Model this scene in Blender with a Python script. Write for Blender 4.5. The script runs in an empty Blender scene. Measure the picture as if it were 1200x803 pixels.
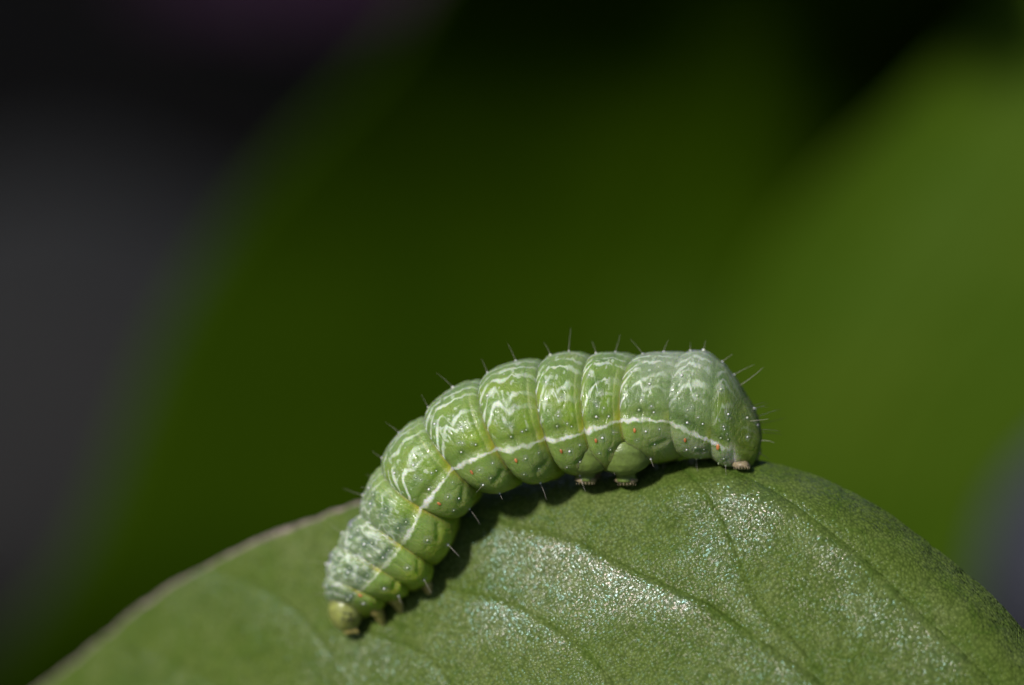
import bpy, bmesh, math, random
import numpy as np
from mathutils import Vector, Matrix

random.seed(7)
RNG = np.random.default_rng(11)
SC = bpy.context.scene
COL = SC.collection
SC.unit_settings.scale_length = 0.01            # one unit is one centimetre

# ------------------------------------------------------------------ camera, sky, sun, exposure
PITCH = math.radians(25)
DIST = 20.0                                      # camera to the plane of the caterpillar
PX = 0.004                                       # cm per photo pixel in that plane
ORIGIN = Vector((0, 0, 22.0))                    # centre of that plane, above the soil
ROT = Matrix.Rotation(-PITCH, 3, 'X')
RNP = np.array(ROT); ONP = np.array(ORIGIN)

cam_d = bpy.data.cameras.new('camera')
cam = bpy.data.objects.new('camera', cam_d); COL.objects.link(cam)
cam.location = ORIGIN + ROT @ Vector((0, -DIST, 0))
cam.rotation_euler = (math.pi / 2 - PITCH, 0, 0)
cam_d.sensor_width = 36; cam_d.lens = 36 * DIST / (1200 * PX)
cam_d.clip_start = 0.5; cam_d.clip_end = 2000
cam_d.dof.use_dof = True
cam_d.dof.focus_distance = DIST - 0.20
APERTURE = 1.2                                   # cm across
cam_d.dof.aperture_fstop = cam_d.lens * 0.001 / APERTURE
SC.camera = cam

SUN_V = Vector((-0.46, -0.76, 0.47)).normalized()     # towards the sun, before the camera's pitch
SUN_W = (ROT @ SUN_V).normalized()
elev = math.asin(SUN_W.z); azim = math.atan2(SUN_W.x, SUN_W.y)
world = bpy.data.worlds.new('World'); SC.world = world; world.use_nodes = True
wn = world.node_tree
sky = wn.nodes.new('ShaderNodeTexSky'); sky.sky_type = 'NISHITA'; sky.sun_disc = False
sky.sun_elevation = elev; sky.sun_rotation = azim
wn.links.new(sky.outputs[0], wn.nodes['Background'].inputs[0])
wn.nodes['Background'].inputs[1].default_value = 0.05
sun_d = bpy.data.lights.new('sun', 'SUN'); sun_d.energy = 3.7; sun_d.angle = math.radians(6.0)
sun_d.color = (1.0, 0.975, 0.935)
sun = bpy.data.objects.new('sun', sun_d); COL.objects.link(sun)
sun.location = ORIGIN + SUN_W * 60
sun.rotation_euler = SUN_W.to_track_quat('Z', 'Y').to_euler()
SC.view_settings.view_transform = 'Standard'; SC.view_settings.look = 'None'
SC.view_settings.gamma = 1; SC.view_settings.exposure = 0
SC.render.engine = 'CYCLES'
SC.cycles.use_denoising = True
SC.cycles.max_bounces = 10; SC.cycles.transparent_max_bounces = 12
SC.cycles.sample_clamp_indirect = 3

# ------------------------------------------------------------------ helpers
def to_world(P):
    return np.asarray(P, float) @ RNP.T + ONP

def at(px, py, y=0.0):
    """photo pixel at depth y behind the plane of the caterpillar"""
    k = (DIST + y) / DIST
    return np.array([(px - 600) * PX * k, y, (401.5 - py) * PX * k])

def tag(o, label=None, cat=None, group=None, kind=None):
    if label: o['label'] = label
    if cat: o['category'] = cat
    if group: o['group'] = group
    if kind: o['kind'] = kind
    return o

def empty(name, loc):
    o = bpy.data.objects.new(name, None); COL.objects.link(o)
    o.location = loc; o.empty_display_size = 0.2
    return o

def link_mesh(name, me, mat, parent=None):
    o = bpy.data.objects.new(name, me); COL.objects.link(o)
    if mat and not me.materials: me.materials.append(mat)
    if parent is not None:
        o.parent = parent
        if parent.type == 'EMPTY': o.matrix_parent_inverse = Matrix.Translation(-base_of(parent))
    return o

def base_of(o):
    v = Vector((0, 0, 0))
    while o is not None:
        if o.type == 'EMPTY': v += o.location
        o = o.parent
    return v

def grid_mesh(name, P, closed_u=False, closed_v=False, smooth=True):
    """P: (n, m, 3) in world space"""
    n, m, _ = P.shape
    me = bpy.data.meshes.new(name)
    ii = np.arange(n if closed_u else n - 1); jj = np.arange(m if closed_v else m - 1)
    I, J = np.meshgrid(ii, jj, indexing='ij')
    I2 = (I + 1) % n; J2 = (J + 1) % m
    F = np.stack([I * m + J, I * m + J2, I2 * m + J2, I2 * m + J], -1).reshape(-1, 4)
    me.vertices.add(n * m); me.vertices.foreach_set('co', P.reshape(-1).astype(np.float32))
    me.loops.add(F.size); me.loops.foreach_set('vertex_index', F.reshape(-1).astype(np.int32))
    me.polygons.add(len(F))
    me.polygons.foreach_set('loop_start', np.arange(0, F.size, 4, dtype=np.int32))
    me.polygons.foreach_set('use_smooth', np.full(len(F), smooth))
    me.update(calc_edges=True); me.validate()
    return me

def point_attr(me, name, arr):
    arr = np.asarray(arr, np.float32)
    if arr.ndim == 2 and arr.shape[1] == 4:
        a = me.attributes.new(name, 'FLOAT_COLOR', 'POINT'); a.data.foreach_set('color', arr.reshape(-1))
    else:
        a = me.attributes.new(name, 'FLOAT', 'POINT'); a.data.foreach_set('value', arr.reshape(-1))

def tube(name, pts, radii, mat, parent, sides=8, cap=True):
    pts = [Vector(p) for p in pts]
    n = len(pts); P = []
    ref = Vector((0.3, 0.5, 0.8)).normalized()
    for i in range(n):
        t = (pts[min(i + 1, n - 1)] - pts[max(i - 1, 0)]).normalized()
        a = t.cross(ref)
        if a.length < 1e-3: a = t.cross(Vector((1, 0, 0)))
        a.normalize(); b = t.cross(a).normalized()
        P.append([pts[i] + (a * math.cos(q) + b * math.sin(q)) * radii[i]
                  for q in [2 * math.pi * k / sides for k in range(sides)]])
    P = np.array([[list(v) for v in r] for r in P])
    me = grid_mesh(name, P, closed_v=True)
    if cap:
        bm = bmesh.new(); bm.from_mesh(me); bm.verts.ensure_lookup_table()
        for base, flip in ((0, False), ((n - 1) * sides, True)):
            vs = [bm.verts[base + k] for k in range(sides)]
            try: f = bm.faces.new(vs if flip else vs[::-1]); f.smooth = True
            except ValueError: pass
        bm.to_mesh(me); bm.free()
    return link_mesh(name, me, mat, parent)

def spline(xs, ys, q):
    """natural cubic through (xs, ys) evaluated at q; ys may be (n, d)"""
    xs = np.asarray(xs, float); ys = np.asarray(ys, float)
    one = ys.ndim == 1
    if one: ys = ys[:, None]
    n = len(xs); h = np.diff(xs)
    A = np.zeros((n, n)); B = np.zeros((n, ys.shape[1])); A[0, 0] = A[-1, -1] = 1
    for i in range(1, n - 1):
        A[i, i - 1] = h[i - 1]; A[i, i] = 2 * (h[i - 1] + h[i]); A[i, i + 1] = h[i]
        B[i] = 3 * ((ys[i + 1] - ys[i]) / h[i] - (ys[i] - ys[i - 1]) / h[i - 1])
    c = np.linalg.solve(A, B)
    q = np.asarray(q, float); k = np.clip(np.searchsorted(xs, q) - 1, 0, n - 2)
    t = (q - xs[k])[..., None]; hk = h[k][..., None]
    b = (ys[k + 1] - ys[k]) / hk - hk * (2 * c[k] + c[k + 1]) / 3
    d = (c[k + 1] - c[k]) / (3 * hk)
    r = ys[k] + b * t + c[k] * t ** 2 + d * t ** 3
    return r[..., 0] if one else r

def sstep(a, b, x):
    t = np.clip((x - a) / (b - a), 0, 1); return t * t * (3 - 2 * t)

_perm = RNG.random(65536)
def vnoise(X, Y, Z=0.0):
    """smooth value noise in -1..1"""
    X, Y, Z = np.broadcast_arrays(np.asarray(X, float), np.asarray(Y, float), np.asarray(Z, float))
    x0 = np.floor(X); y0 = np.floor(Y); z0 = np.floor(Z)
    fx = X - x0; fy = Y - y0; fz = Z - z0
    fx = fx * fx * (3 - 2 * fx); fy = fy * fy * (3 - 2 * fy); fz = fz * fz * (3 - 2 * fz)
    x0 = x0.astype(np.int64); y0 = y0.astype(np.int64); z0 = z0.astype(np.int64)
    def h(a, b, c):
        k = (a * 73856093) ^ (b * 19349663) ^ (c * 83492791)
        k = (k ^ (k >> 13)) * 1274126177
        return _perm[(k ^ (k >> 16)) & 65535]
    r = 0
    for dx in (0, 1):
        for dy in (0, 1):
            for dz in (0, 1):
                w = (fx if dx else 1 - fx) * (fy if dy else 1 - fy) * (fz if dz else 1 - fz)
                r = r + w * h(x0 + dx, y0 + dy, z0 + dz)
    return r * 2 - 1

def fbm(X, Y, Z=0.0, octaves=3):
    r = 0; a = 1; s = 0
    for o in range(octaves):
        r = r + a * vnoise(X * 2 ** o + 17.3 * o, Y * 2 ** o - 5.1 * o, Z * 2 ** o); s += a; a *= 0.5
    return r / s

# ------------------------------------------------------------------ materials
def new_mat(name, base=(0.5, 0.5, 0.5), rough=0.5, **kw):
    m = bpy.data.materials.new(name); m.use_nodes = True
    b = m.node_tree.nodes['Principled BSDF']
    b.inputs['Base Color'].default_value = (*base, 1); b.inputs['Roughness'].default_value = rough
    for k, v in kw.items(): b.inputs[k.replace('_', ' ')].default_value = v
    return m, m.node_tree, b

def node(nt, t, **kw):
    n = nt.nodes.new(t)
    for k, v in kw.items(): setattr(n, k, v)
    return n

def ramp(nt, fac, stops):
    r = nt.nodes.new('ShaderNodeValToRGB')
    while len(r.color_ramp.elements) < len(stops): r.color_ramp.elements.new(0.5)
    for e, (p, c) in zip(r.color_ramp.elements, stops):
        e.position = p; e.color = (*c, 1) if len(c) == 3 else c
    nt.links.new(fac, r.inputs[0])
    return r.outputs[0]

def math_n(nt, op, a, b=None, c=None, clamp=False):
    n = nt.nodes.new('ShaderNodeMath'); n.operation = op; n.use_clamp = clamp
    for i, v in enumerate((a, b, c)):
        if v is None: continue
        if isinstance(v, (int, float)): n.inputs[i].default_value = v
        else: nt.links.new(v, n.inputs[i])
    return n.outputs[0]

def noise_n(nt, vec, scale, detail=3, rough=0.5):
    n = nt.nodes.new('ShaderNodeTexNoise'); n.inputs['Scale'].default_value = scale
    n.inputs['Detail'].default_value = detail; n.inputs['Roughness'].default_value = rough
    nt.links.new(vec, n.inputs['Vector']); return n.outputs['Fac']

# soil
def soil_material():
    m, nt, b = new_mat('soil', rough=0.95)
    co = node(nt, 'ShaderNodeTexCoord').outputs['Object']
    big = noise_n(nt, co, 0.05, 2)
    fine = noise_n(nt, co, 1.5, 5, 0.65)
    f = math_n(nt, 'ADD', math_n(nt, 'MULTIPLY', big, 0.7), math_n(nt, 'MULTIPLY', fine, 0.3))
    nt.links.new(ramp(nt, f, [(0.33, (0.0026, 0.0023, 0.0023)), (0.5, (0.0036, 0.0032, 0.0030)), (0.68, (0.0062, 0.0054, 0.0052))]), b.inputs['Base Color'])
    b.inputs['Specular IOR Level'].default_value = 0.2
    bp = node(nt, 'ShaderNodeBump'); bp.inputs['Distance'].default_value = 0.5
    b.inputs['Specular IOR Level'].default_value = 0.05
    nt.links.new(fine, bp.inputs['Height']); nt.links.new(bp.outputs[0], b.inputs['Normal'])
    return m

# leaves behind
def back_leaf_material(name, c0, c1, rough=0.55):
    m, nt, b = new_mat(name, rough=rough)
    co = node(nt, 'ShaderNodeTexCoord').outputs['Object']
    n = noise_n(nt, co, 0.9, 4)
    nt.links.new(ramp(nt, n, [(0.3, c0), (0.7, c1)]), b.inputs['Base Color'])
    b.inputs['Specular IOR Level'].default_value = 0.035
    bp = node(nt, 'ShaderNodeBump'); bp.inputs['Distance'].default_value = 0.02; bp.inputs['Strength'].default_value = 0.5
    nt.links.new(noise_n(nt, co, 20, 3), bp.inputs['Height']); nt.links.new(bp.outputs[0], b.inputs['Normal'])
    tr = node(nt, 'ShaderNodeBsdfTranslucent')
    tr.inputs['Color'].default_value = (c1[0] * 1.2, c1[1] * 1.2, c1[2] * 0.5, 1)
    mx = node(nt, 'ShaderNodeMixShader'); mx.inputs[0].default_value = 0.06
    nt.links.new(b.outputs[0], mx.inputs[1]); nt.links.new(tr.outputs[0], mx.inputs[2])
    nt.links.new(mx.outputs[0], nt.nodes['Material Output'].inputs['Surface'])
    return m

# the leaf under the caterpillar: dome-shaped cells under a thin glassy film
def leaf_material():
    m, nt, b = new_mat('waxy_leaf', rough=0.3)
    co = node(nt, 'ShaderNodeTexCoord').outputs['Object']
    geo = node(nt, 'ShaderNodeNewGeometry')
    vein = node(nt, 'ShaderNodeAttribute', attribute_name='vein').outputs['Fac']
    wax = node(nt, 'ShaderNodeAttribute', attribute_name='wax').outputs['Fac']
    # slightly warped cells
    vor = node(nt, 'ShaderNodeTexVoronoi'); vor.inputs['Scale'].default_value = 66
    vor.inputs['Randomness'].default_value = 1.0
    mp = node(nt, 'ShaderNodeMapping'); mp.inputs['Rotation'].default_value = (0.7, 0.5, 0.9)
    nt.links.new(co, mp.inputs['Vector'])
    wn_ = node(nt, 'ShaderNodeTexNoise'); wn_.inputs['Scale'].default_value = 9; wn_.inputs['Detail'].default_value = 0; nt.links.new(co, wn_.inputs['Vector'])
    wv_ = node(nt, 'ShaderNodeVectorMath', operation='SCALE'); nt.links.new(wn_.outputs['Color'], wv_.inputs[0]); wv_.inputs['Scale'].default_value = 0.03
    wa_ = node(nt, 'ShaderNodeVectorMath', operation='ADD'); nt.links.new(mp.outputs[0], wa_.inputs[0]); nt.links.new(wv_.outputs[0], wa_.inputs[1])
    nt.links.new(wa_.outputs[0], vor.inputs['Vector'])
    dist, ccol = vor.outputs['Distance'], vor.outputs['Color']
    fine = noise_n(nt, co, 150, 2)
    patch = noise_n(nt, co, 1.7, 4, 0.55)
    mid = noise_n(nt, co, 9, 3)
    f = math_n(nt, 'ADD', math_n(nt, 'MULTIPLY', patch, 0.6), math_n(nt, 'MULTIPLY', mid, 0.4))
    col = ramp(nt, f, [(0.3, (0.075, 0.115, 0.016)), (0.5, (0.106, 0.148, 0.030)), (0.72, (0.155, 0.190, 0.062))])
    # darker joints between cells and clear green veins
    cellmix = node(nt, 'ShaderNodeMix', data_type='RGBA', blend_type='MULTIPLY')
    cellmix.inputs['Factor'].default_value = 0.65
    nt.links.new(col, cellmix.inputs['A'])
    nt.links.new(ramp(nt, dist, [(0.2, (1.2, 1.2, 1.2)), (0.75, (0.42, 0.50, 0.36))]), cellmix.inputs['B'])
    vm = node(nt, 'ShaderNodeMix', data_type='RGBA'); vm.inputs['B'].default_value = (0.045, 0.105, 0.006, 1)
    nt.links.new(math_n(nt, 'MULTIPLY', vein, 0.85), vm.inputs['Factor']); nt.links.new(cellmix.outputs['Result'], vm.inputs['A'])
    # a faint net of minor veins
    net = node(nt, 'ShaderNodeTexVoronoi', feature='DISTANCE_TO_EDGE'); net.inputs['Scale'].default_value = 3.6
    wb_ = node(nt, 'ShaderNodeVectorMath', operation='SCALE'); nt.links.new(wn_.outputs['Color'], wb_.inputs[0]); wb_.inputs['Scale'].default_value = 0.16
    wc_ = node(nt, 'ShaderNodeVectorMath', operation='ADD'); nt.links.new(mp.outputs[0], wc_.inputs[0]); nt.links.new(wb_.outputs[0], wc_.inputs[1])
    nt.links.new(wc_.outputs[0], net.inputs['Vector'])
    nm = node(nt, 'ShaderNodeMapRange'); nm.inputs['From Min'].default_value = 0.0; nm.inputs['From Max'].default_value = 0.07
    nm.inputs['To Min'].default_value = 0.30; nm.inputs['To Max'].default_value = 0.0; nt.links.new(net.outputs['Distance'], nm.inputs['Value'])
    vm2 = node(nt, 'ShaderNodeMix', data_type='RGBA'); vm2.inputs['B'].default_value = (0.05, 0.105, 0.010, 1)
    nt.links.new(nm.outputs[0], vm2.inputs['Factor']); nt.links.new(vm.outputs['Result'], vm2.inputs['A'])
    nt.links.new(vm2.outputs['Result'], b.inputs['Base Color'])
    # facets: every cell tilts its own way
    bp = node(nt, 'ShaderNodeBump'); bp.inputs['Distance'].default_value = 0.0045; bp.inputs['Strength'].default_value = 0.8
    h = math_n(nt, 'ADD', math_n(nt, 'MULTIPLY', math_n(nt, 'SUBTRACT', 1.0, dist), 1.0), math_n(nt, 'MULTIPLY', fine, 0.5))
    nt.links.new(h, bp.inputs['Height'])
    sub = node(nt, 'ShaderNodeVectorMath', operation='SUBTRACT'); nt.links.new(ccol, sub.inputs[0]); sub.inputs[1].default_value = (0.5, 0.5, 0.5)
    scl = node(nt, 'ShaderNodeVectorMath', operation='SCALE'); nt.links.new(sub.outputs[0], scl.inputs[0]); scl.inputs['Scale'].default_value = 0.46
    add = node(nt, 'ShaderNodeVectorMath', operation='ADD'); nt.links.new(bp.outputs[0], add.inputs[0]); nt.links.new(scl.outputs[0], add.inputs[1])
    nrm = node(nt, 'ShaderNodeVectorMath', operation='NORMALIZE'); nt.links.new(add.outputs[0], nrm.inputs[0])
    nt.links.new(nrm.outputs[0], b.inputs['Normal'])
    r = math_n(nt, 'ADD', 0.21, math_n(nt, 'MULTIPLY', vein, 0.3))
    nt.links.new(r, b.inputs['Roughness'])
    sp = math_n(nt, 'MULTIPLY_ADD', wax, 0.70, 0.04)
    nt.links.new(sp, b.inputs['Specular IOR Level'])
    b.inputs['IOR'].default_value = 1.5
    sx = node(nt, 'ShaderNodeSeparateColor'); nt.links.new(ccol, sx.inputs[0])
    hue = math_n(nt, 'ADD', math_n(nt, 'MULTIPLY', sx.outputs[1], 0.5), math_n(nt, 'MULTIPLY', noise_n(nt, co, 2.6, 2), 0.5))
    nt.links.new(ramp(nt, hue, [(0.3, (0.55, 0.95, 1.0)), (0.45, (0.85, 1.0, 1.0)), (0.58, (1.0, 0.95, 0.97)), (0.72, (1.0, 0.78, 0.80))]), b.inputs['Specular Tint'])
    # the smooth film of wax over the cells gives a broad pale sheen
    b.inputs['Coat Roughness'].default_value = 0.48; b.inputs['Coat IOR'].default_value = 1.45
    nt.links.new(math_n(nt, 'MULTIPLY_ADD', wax, 0.48, 0.0), b.inputs['Coat Weight'])
    bp2 = node(nt, 'ShaderNodeBump'); bp2.inputs['Distance'].default_value = 0.003; bp2.inputs['Strength'].default_value = 0.6
    nt.links.new(h, bp2.inputs['Height']); nt.links.new(bp2.outputs[0], b.inputs['Coat Normal'])
    return m

def body_material():
    m, nt, b = new_mat('caterpillar_skin', rough=0.34)
    co = node(nt, 'ShaderNodeTexCoord').outputs['Object']
    pig = node(nt, 'ShaderNodeAttribute', attribute_name='pigment_and_light')
    nt.links.new(pig.outputs['Color'], b.inputs['Base Color'])
    b.inputs['Subsurface Weight'].default_value = 1.0
    b.inputs['Subsurface Radius'].default_value = (0.6, 1.0, 0.22)
    b.inputs['Subsurface Scale'].default_value = 0.13
    b.inputs['Specular IOR Level'].default_value = 0.35
    b.inputs['Coat Weight'].default_value = 0.22; b.inputs['Coat Roughness'].default_value = 0.13
    n1 = noise_n(nt, co, 55, 3, 0.6); n2 = noise_n(nt, co, 150, 2)
    h = math_n(nt, 'ADD', n1, math_n(nt, 'MULTIPLY', n2, 0.5))
    bp = node(nt, 'ShaderNodeBump'); bp.inputs['Distance'].default_value = 0.008; bp.inputs['Strength'].default_value = 0.6
    nt.links.new(h, bp.inputs['Height']); nt.links.new(bp.outputs[0], b.inputs['Normal'])
    nt.links.new(math_n(nt, 'MULTIPLY_ADD', n1, 0.25, 0.22), b.inputs['Roughness'])
    return m

def jelly(name, base, rough=0.3, sss=0.6, scale=0.03, radius=(0.8, 0.9, 0.3), spec=0.5, tone=0.25):
    m, nt, b = new_mat(name, base, rough)
    co = node(nt, 'ShaderNodeTexCoord').outputs['Object']
    n = noise_n(nt, co, 35, 3)
    nt.links.new(ramp(nt, n, [(0.3, tuple(c * (1 - tone) for c in base)), (0.7, tuple(c * (1 + tone) for c in base))]), b.inputs['Base Color'])
    b.inputs['Subsurface Weight'].default_value = sss; b.inputs['Subsurface Scale'].default_value = scale
    b.inputs['Subsurface Radius'].default_value = radius; b.inputs['Specular IOR Level'].default_value = spec
    bp = node(nt, 'ShaderNodeBump'); bp.inputs['Distance'].default_value = 0.003; bp.inputs['Strength'].default_value = 0.5
    nt.links.new(noise_n(nt, co, 90, 2), bp.inputs['Height']); nt.links.new(bp.outputs[0], b.inputs['Normal'])
    return m

M_SOIL = soil_material()
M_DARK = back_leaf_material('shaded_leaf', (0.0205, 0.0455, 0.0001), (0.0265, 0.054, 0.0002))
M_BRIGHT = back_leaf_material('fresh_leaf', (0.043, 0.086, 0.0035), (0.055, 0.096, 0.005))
M_LEAF = leaf_material()
M_MARGIN = jelly('lit_margin', (0.24, 0.19, 0.165), 0.6, 0.1, spec=0.2, tone=0.45)
M_BODY = body_material()
M_HEAD = jelly('head_capsule', (0.30, 0.325, 0.095), 0.3, 1.0, 0.06, (1.0, 0.9, 0.3), tone=0.35)
M_LEG = jelly('leg_amber', (0.50, 0.42, 0.14), 0.3, 0.7, 0.03)
M_PROLEG = jelly('proleg_skin', (0.17, 0.235, 0.055), 0.35, 0.7, 0.04)
M_CLASP = jelly('clasper_skin', (0.27, 0.33, 0.09), 0.35, 0.8, 0.05)
M_PAD = jelly('proleg_pad', (0.32, 0.25, 0.15), 0.45, 0.4, 0.02, tone=0.4)
M_WART = jelly('wart_white', (0.80, 0.80, 0.76), 0.22, 0.3, 0.01, spec=0.7, tone=0.05)
M_WARTD = jelly('wart_dull', (0.46, 0.52, 0.36), 0.3, 0.5, 0.02, tone=0.15)
M_SPIR = jelly('spiracle_orange', (0.50, 0.18, 0.055), 0.35, 0.2, 0.01)
M_HAIR, _, _b = new_mat('bristle_pale', (0.55, 0.50, 0.42), 0.25); _b.inputs['Alpha'].default_value = 0.55
M_HAIRD, _, _ = new_mat('bristle_dark', (0.03, 0.025, 0.02), 0.3)
M_EYE, _, _ = new_mat('eye_dark', (0.008, 0.006, 0.005), 0.12)
M_STEM = jelly('stem_green', (0.05, 0.10, 0.015), 0.5, 0.1, tone=0.2)

# ------------------------------------------------------------------ setting: soil
def build_ground():
    n = 180
    a = np.sign(np.linspace(-1, 1, n)) * np.abs(np.linspace(-1, 1, n)) ** 1.6
    X, Y = np.meshgrid(a * 260, 70 + a * 330, indexing='ij')
    Z = 0.9 * fbm(X * 0.09, Y * 0.09, 3.0, 4) + 0.35 * fbm(X * 0.5, Y * 0.5, 1.0, 2)
    me = grid_mesh('soil', np.stack([X, Y, Z], -1))
    o = link_mesh('soil', me, M_SOIL); tag(o, kind='structure'); return o
build_ground()

def ground_hit(px, py):
    d = ROT @ Vector(at(px, py) - np.array([0, -DIST, 0])); c = cam.location
    t = -c.z / d.z
    return c + d * t

def stone(px, py, size, base, label, seed, flat=0.6):
    c = ground_hit(px, py)
    me = bpy.data.meshes.new('stone'); bm = bmesh.new()
    bmesh.ops.create_icosphere(bm, subdivisions=4, radius=1)
    P = np.array([list(v.co) for v in bm.verts])
    r = 1 + 0.22 * fbm(P[:, 0] * 1.3 + seed, P[:, 1] * 1.3, P[:, 2] * 1.3, 3)
    for v, k in zip(bm.verts, r): v.co = Vector((v.co.x * k * size[0], v.co.y * k * size[1], v.co.z * k * size[2]))
    for f in bm.faces: f.smooth = True
    bm.to_mesh(me); bm.free()
    m, nt, b = new_mat('stone_rough', rough=0.85)
    co = node(nt, 'ShaderNodeTexCoord').outputs['Object']
    nt.links.new(ramp(nt, noise_n(nt, co, 0.8, 5, 0.6), [(0.3, tuple(x * 0.6 for x in base)), (0.7, tuple(x * 1.35 for x in base))]), b.inputs['Base Color'])
    bp = node(nt, 'ShaderNodeBump'); bp.inputs['Distance'].default_value = 0.2
    nt.links.new(noise_n(nt, co, 3, 4), bp.inputs['Height']); nt.links.new(bp.outputs[0], b.inputs['Normal'])
    o = link_mesh('stone', me, m); o.location = (c.x, c.y, size[2] * 0.35)
    o.rotation_euler = (0, 0, seed)
    return tag(o, label, 'stone')

stone(45, 560, (5.2, 6.5, 3.2), (0.0064, 0.0055, 0.0050), 'dark grey stone on the soil, blurred at the left edge of the picture', 0.4)
stone(1225, 655, (3.6, 3.6, 3.0), (0.040, 0.042, 0.058), 'bluish grey stone on the soil at the right edge beside the pale green leaf', 2.1)

def flower(px, py, rad, label):
    c = ground_hit(px, py); c.z = 1.6
    root = empty('flower', c); tag(root, label, 'flower')
    m, nt, b = new_mat('petal_purple', (0.034, 0.014, 0.033), 0.7)  # petal purple darkened in the colour, to look shaded
    b.inputs['Specular IOR Level'].default_value = 0.1
    for i in range(5):
        a0 = i * 2 * math.pi / 5
        t, w = np.meshgrid(np.linspace(0.05, 1, 16), np.linspace(-1, 1, 13), indexing='ij')
        wid = 0.52 * np.sin(np.pi * np.clip(t * 0.78 + 0.10, 0, 1)) ** 0.8
        X = t * rad; Y = w * wid * rad; Z = 0.45 * rad * t ** 2 * (1 - t * 0.5) + 0.10 * rad * np.cos(w * 5) * t
        ca, sa = math.cos(a0), math.sin(a0)
        P = np.stack([c.x + X * ca - Y * sa, c.y + X * sa + Y * ca, c.z + Z], -1)
        o = link_mesh('petal', grid_mesh('petal', P), m, root)
        so = o.modifiers.new('thickness', 'SOLIDIFY'); so.thickness = 0.06
    tube('stem', [c + Vector((0, 0, 0.1)), c + Vector((0.3, 0.2, -0.8)), c + Vector((0.5, 0.4, -2.6))], [0.16, 0.16, 0.18], M_STEM, root, 8)
    return root
flower(345, 45, 3.2, 'purple five petalled flower coloured as in shade near the soil, blurred at the top left')

# ------------------------------------------------------------------ leaves behind
def back_leaf(name, left, right, depth, label, mat, vein_depth=0.04):
    """left/right: matching lists of (px, py) from base to tip; depth(px, py) gives how far behind"""
    n, m = 120, 61
    t = np.linspace(0, len(left) - 1, n); k = np.arange(len(left))
    Lp = spline(k, np.array(left, float), t); Rp = spline(k, np.array(right, float), t)
    w = np.linspace(0, 1, m)
    Q = Lp[:, None, :] * (1 - w)[None, :, None] + Rp[:, None, :] * w[None, :, None]
    Y = depth(Q[..., 0], Q[..., 1])
    W = np.broadcast_to(w, Q.shape[:2]); T = np.broadcast_to((t / t.max())[:, None], Q.shape[:2])
    Y = Y + vein_depth * np.exp(-((W - 0.5) / 0.02) ** 2)
    side = np.abs(W - 0.5) * 2
    Y = Y + 0.03 * np.abs(np.sin((T * 9 - side * 1.2) * math.pi)) ** 0.5 * np.clip(side * 3, 0, 1)
    kk = (DIST + Y) / DIST
    P = np.stack([(Q[..., 0] - 600) * PX * kk, Y, (401.5 - Q[..., 1]) * PX * kk], -1)
    Pw = to_world(P)
    root = empty(name, Vector(Pw[0, m // 2])); tag(root, label, 'leaf', 'leaves out of focus behind the caterpillar')
    me = grid_mesh('blade', Pw)
    o = link_mesh('blade', me, mat, root)
    s = o.modifiers.new('thickness', 'SOLIDIFY'); s.thickness = 0.04; s.offset = 1.0
    rib = [Vector(Pw[i, m // 2]) + ROT @ Vector((0, 0.05, 0)) for i in range(0, n, 6)]
    tube('midrib', rib, [0.10 * (1 - 0.8 * i / len(rib)) for i in range(len(rib))], M_STEM, root, 8)
    b0 = Vector(Pw[0, m // 2]) + ROT @ Vector((0, 0.05, 0)); d = (Vector(Pw[0, m // 2]) - Vector(Pw[8, m // 2])).normalized()
    pts = [b0, b0 + d * 1.2]
    foot = Vector((b0.x + d.x * 2.5, b0.y + d.y * 2.5 + 1.0, -0.8))
    mid = pts[-1]
    for q in np.linspace(0.1, 1, 10): pts.append(mid.lerp(foot, q) + Vector((0.5 * math.sin(q * 3), 0.8 * math.sin(q * 3.1), 0)))
    tube('petiole', pts, [0.10 + 0.012 * i for i in range(len(pts))], M_STEM, root, 8)
    return root

def depth_dark(px, py):
    x = (px - 850) * PX; z = (401.5 - py) * PX
    gx = np.linspace(-6, 3, 901)
    fx = np.interp(gx, [-6, -3.4, -1.6, -0.9, -0.4, -0.1, 0.2, 0.55, 1.2, 2, 3], [0.2, 0.42, 0.52, 0.40, -0.1, -0.62, -0.35, 0.95, 1.6, 0.9, 0.5])
    cum = np.concatenate([[0], np.cumsum((fx[1:] + fx[:-1]) / 2 * np.diff(gx))]); cum -= np.interp(0, gx, cum)
    y = 11.5 + np.interp(x, gx, cum)
    zt = np.maximum(z - 0.12, 0)
    y = y - (0.64 + 0.12 * sstep(-0.6, 0.6, x)) * zt ** 2 + 0.85 * np.maximum(-0.82 - z, 0) ** 2
    return y
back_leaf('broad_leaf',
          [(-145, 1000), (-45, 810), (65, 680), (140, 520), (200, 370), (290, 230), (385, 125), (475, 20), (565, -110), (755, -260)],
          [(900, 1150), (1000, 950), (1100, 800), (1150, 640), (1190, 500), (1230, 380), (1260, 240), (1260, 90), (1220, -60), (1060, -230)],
          depth_dark, 'large dark green leaf out of focus behind the caterpillar, filling the middle', M_DARK)

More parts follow.
